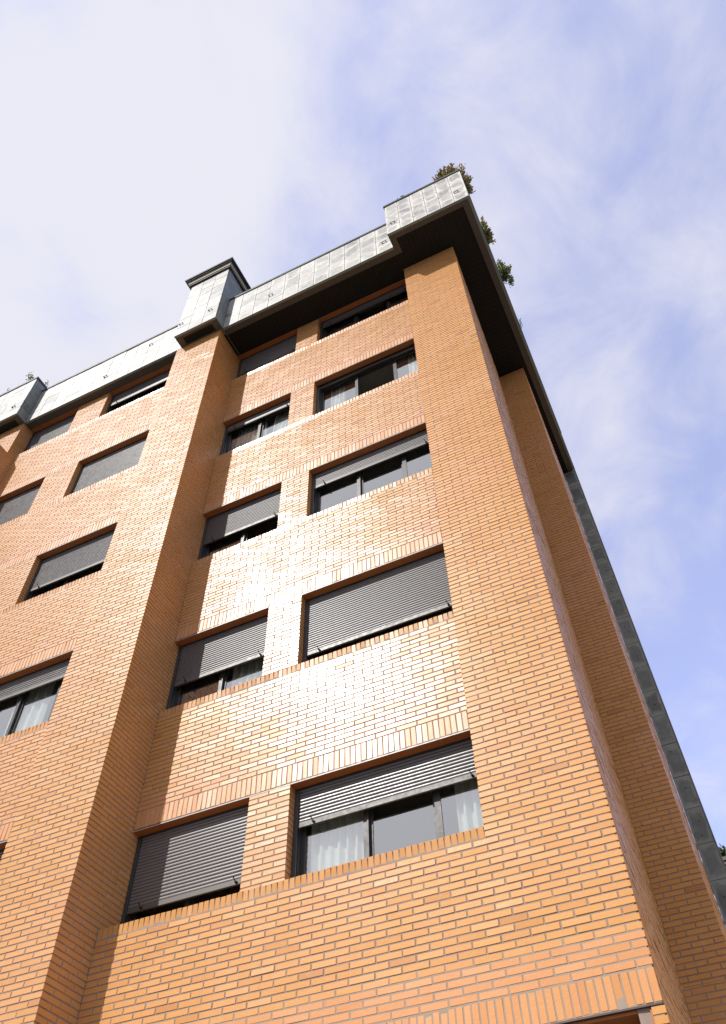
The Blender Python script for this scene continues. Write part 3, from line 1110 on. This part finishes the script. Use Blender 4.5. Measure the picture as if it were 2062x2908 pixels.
# ------------------------------------------------------------------ plants on the roof
def shrub(name, base, blobs, n_leaf, size, mat, label, cat, tips=0.5, twigs=9, group=None):
    """blobs: (centre, radii) in world space; leaves sit along twigs that end in them"""
    root = empty(name, base)
    tag(root, label, cat, group)
    st = MB()
    lf = MB()
    B = Vector(base)
    for (c, r) in blobs:
        c = Vector(c)
        ends = []
        for i in range(twigs):
            while True:
                d = Vector((random.uniform(-1, 1), random.uniform(-1, 1), random.uniform(-1, 1)))
                if 0.15 < d.length < 1:
                    break
            e = c + Vector((d.x * r[0], d.y * r[1], d.z * r[2]))
            mid = B + (e - B) * 0.5 + Vector((random.gauss(0, .04), random.gauss(0, .04), 0.06))
            st.tube([tuple(B - B + Vector((random.gauss(0, .03), random.gauss(0, .03), 0)) ), tuple(mid - B), tuple(e - B)], 0.010, 0.003, 4)
            ends.append((mid, e))
        for i in range(n_leaf):
            mid, e = random.choice(ends)
            f = random.uniform(0.25, 1.06)
            q = mid + (e - mid) * f + Vector((random.gauss(0, 1) * r[0], random.gauss(0, 1) * r[1], random.gauss(0, 1) * r[2])) * 0.17
            dirv = ((e - mid).normalized() + Vector((random.gauss(0, .6), random.gauss(0, .6), random.gauss(0.2, .6)))).normalized()
            side = dirv.orthogonal().normalized()
            side = Matrix.Rotation(random.uniform(0, 6.28), 3, dirv) @ side
            s_ = size * random.uniform(0.6, 1.25)
            wv = side * s_ * 0.26
            fold = dirv.cross(side) * s_ * 0.07
            q = q - B
            tn = min(1, max(0, random.gauss(0.25 + tips * f, 0.2)))
            i0 = len(lf.v)
            lf.v += [tuple(q), tuple(q + dirv * s_ * .5 + wv + fold), tuple(q + dirv * s_), tuple(q + dirv * s_ * .5 - wv + fold)]
            lf.face([i0, i0 + 1, i0 + 2], 0, tn)
            lf.face([i0, i0 + 2, i0 + 3], 0, tn)
    st.build('stem', ['twig'], root)
    lf.build('foliage', [mat], root)
    return root


shrub('shrub', (5.85, -0.45, CT - 0.12), [((5.72, -0.72, 15.30), (0.24, 0.20, 0.30)), ((6.00, -0.68, 15.40), (0.22, 0.22, 0.34)), ((5.60, -0.68, 15.15), (0.12, 0.14, 0.2)),
      ((6.16, -0.45, 15.15), (0.08, 0.28, 0.26))], 850, 0.085, 'leaf_red',
      'largest russet and green shrub, on the roof corner above the slate box', 'shrub', 0.55, 12)
shrub('shrub', (6.02, 0.85, CT - 0.12), [((6.15, 0.70, 15.10), (0.08, 0.26, 0.22)), ((6.20, 0.95, 15.05), (0.09, 0.16, 0.16))], 330, 0.080, 'leaf_red',
      'straggly reddish shrub leaning over the right roof edge, nearest to the corner shrub', 'shrub', 0.5, 11)
shrub('shrub', (6.02, 1.95, CT - 0.12), [((6.19, 1.75, 15.15), (0.10, 0.28, 0.22)), ((6.28, 1.98, 15.02), (0.10, 0.22, 0.20))], 480, 0.070, 'leaf_green',
      'rounder green shrub leaning over the right roof edge, farther from the corner', 'shrub', 0.45, 12)
shrub('plant', (6.06, 3.4, CT - 0.05), [((6.16, 3.36, 15.12), (0.05, 0.10, 0.12))], 14, 0.06, 'leaf_green',
      'thin bare sprig poking out from the right roof edge', 'plant', 0.3, 4)
shrub('plant', (4.60, -0.62, CT - 0.1), [((4.66, -0.76, 15.18), (0.10, 0.06, 0.14)), ((4.48, -0.72, 15.0), (0.09, 0.06, 0.08))], 34, 0.085, 'leaf_green',
      'small low green plant above the left end of the slate corner box', 'plant', 0.2, 5)
shrub('plant', (-5.95, -0.60, CT - 0.1), [((-6.05, -0.78, 15.42), (0.13, 0.07, 0.26))], 110, 0.07, 'leaf_green',
      'upright yellowish green plant on the slate box at far left', 'plant', 0.5, 7)
shrub('plant', (-5.66, -0.40, CT - 0.1), [((-5.56, -0.52, 15.15), (0.06, 0.08, 0.14))], 12, 0.06, 'leaf_green',
      'tiny sprig at the right corner of the far left slate box', 'plant', 0.3, 4)
shrub('plant', (-6.65, -0.60, CT - 0.1), [((-6.72, -0.80, 15.22), (0.08, 0.05, 0.16))], 10, 0.06, 'leaf_green',
      'bare wispy sprig on the far left slate box, at photo edge', 'plant', 0.2, 4)

# ------------------------------------------------------------------ neighbour beyond, ground
nb = empty('neighbouring_building', (14, 30, GROUND))
tag(nb, 'distant brick building with dark eaves behind the slate wall', 'building')
NI = Matrix.Translation((-14, -30, -GROUND))
def npart(mb, name, mats):
    o = mb.build(name, mats, nb)
    o.matrix_parent_inverse = NI
    return o
plN = FRONT(28.0)
mb = MB()
running(mb, plN, 5.3, 7.6, 8.5, 12.2, zref=0.0)
backing(mb, plN, 5.3, 7.6, 8.5, 12.2, 0.3)
mb.box((5.3, 28.01, GROUND), (26, 40, 12.2), 0, 0.5)
mb.box((7.6, 28.0, 8.5), (26, 28.2, 12.2), 0, 0.5)
npart(mb, 'brick_wall', ['brick_matt', 'mortar'])
mb = MB()
for i in range(5):
    mb.box((5.0, 27.6 - 0.06 * i, 12.2 + 0.14 * i), (26, 40.3, 12.335 + 0.14 * i), 0)
npart(mb, 'roof', ['trim'])
for (tx, ty, tz, rr, lab) in ((5.9, 28.6, 13.35, 0.55, 'dark round bush on the distant roof, next to the slate wall'),
                              (6.95, 28.8, 13.6, 0.75, 'taller dark bush on the distant roof at right photo edge')):
    shrub('bush', (tx, ty, 12.9), [((tx, ty, tz), (rr, rr, rr * 0.8))], 900, 0.16, 'leaf_dark', lab, 'bush', 0.4, 30, 'bushes on the distant roof')

mb = MB()
mb.quad((-900, -900, GROUND - 0.12), (900, -900, GROUND - 0.12), (900, 900, GROUND - 0.12), (-900, 900, GROUND - 0.12))
tag(mb.build('ground', ['asphalt']), kind='structure')
mb = MB()
mb.box((-40, -9.5, GROUND - 0.115), (40, 30, GROUND - 0.001))
tag(mb.build('pavement', ['paving']), kind='structure')
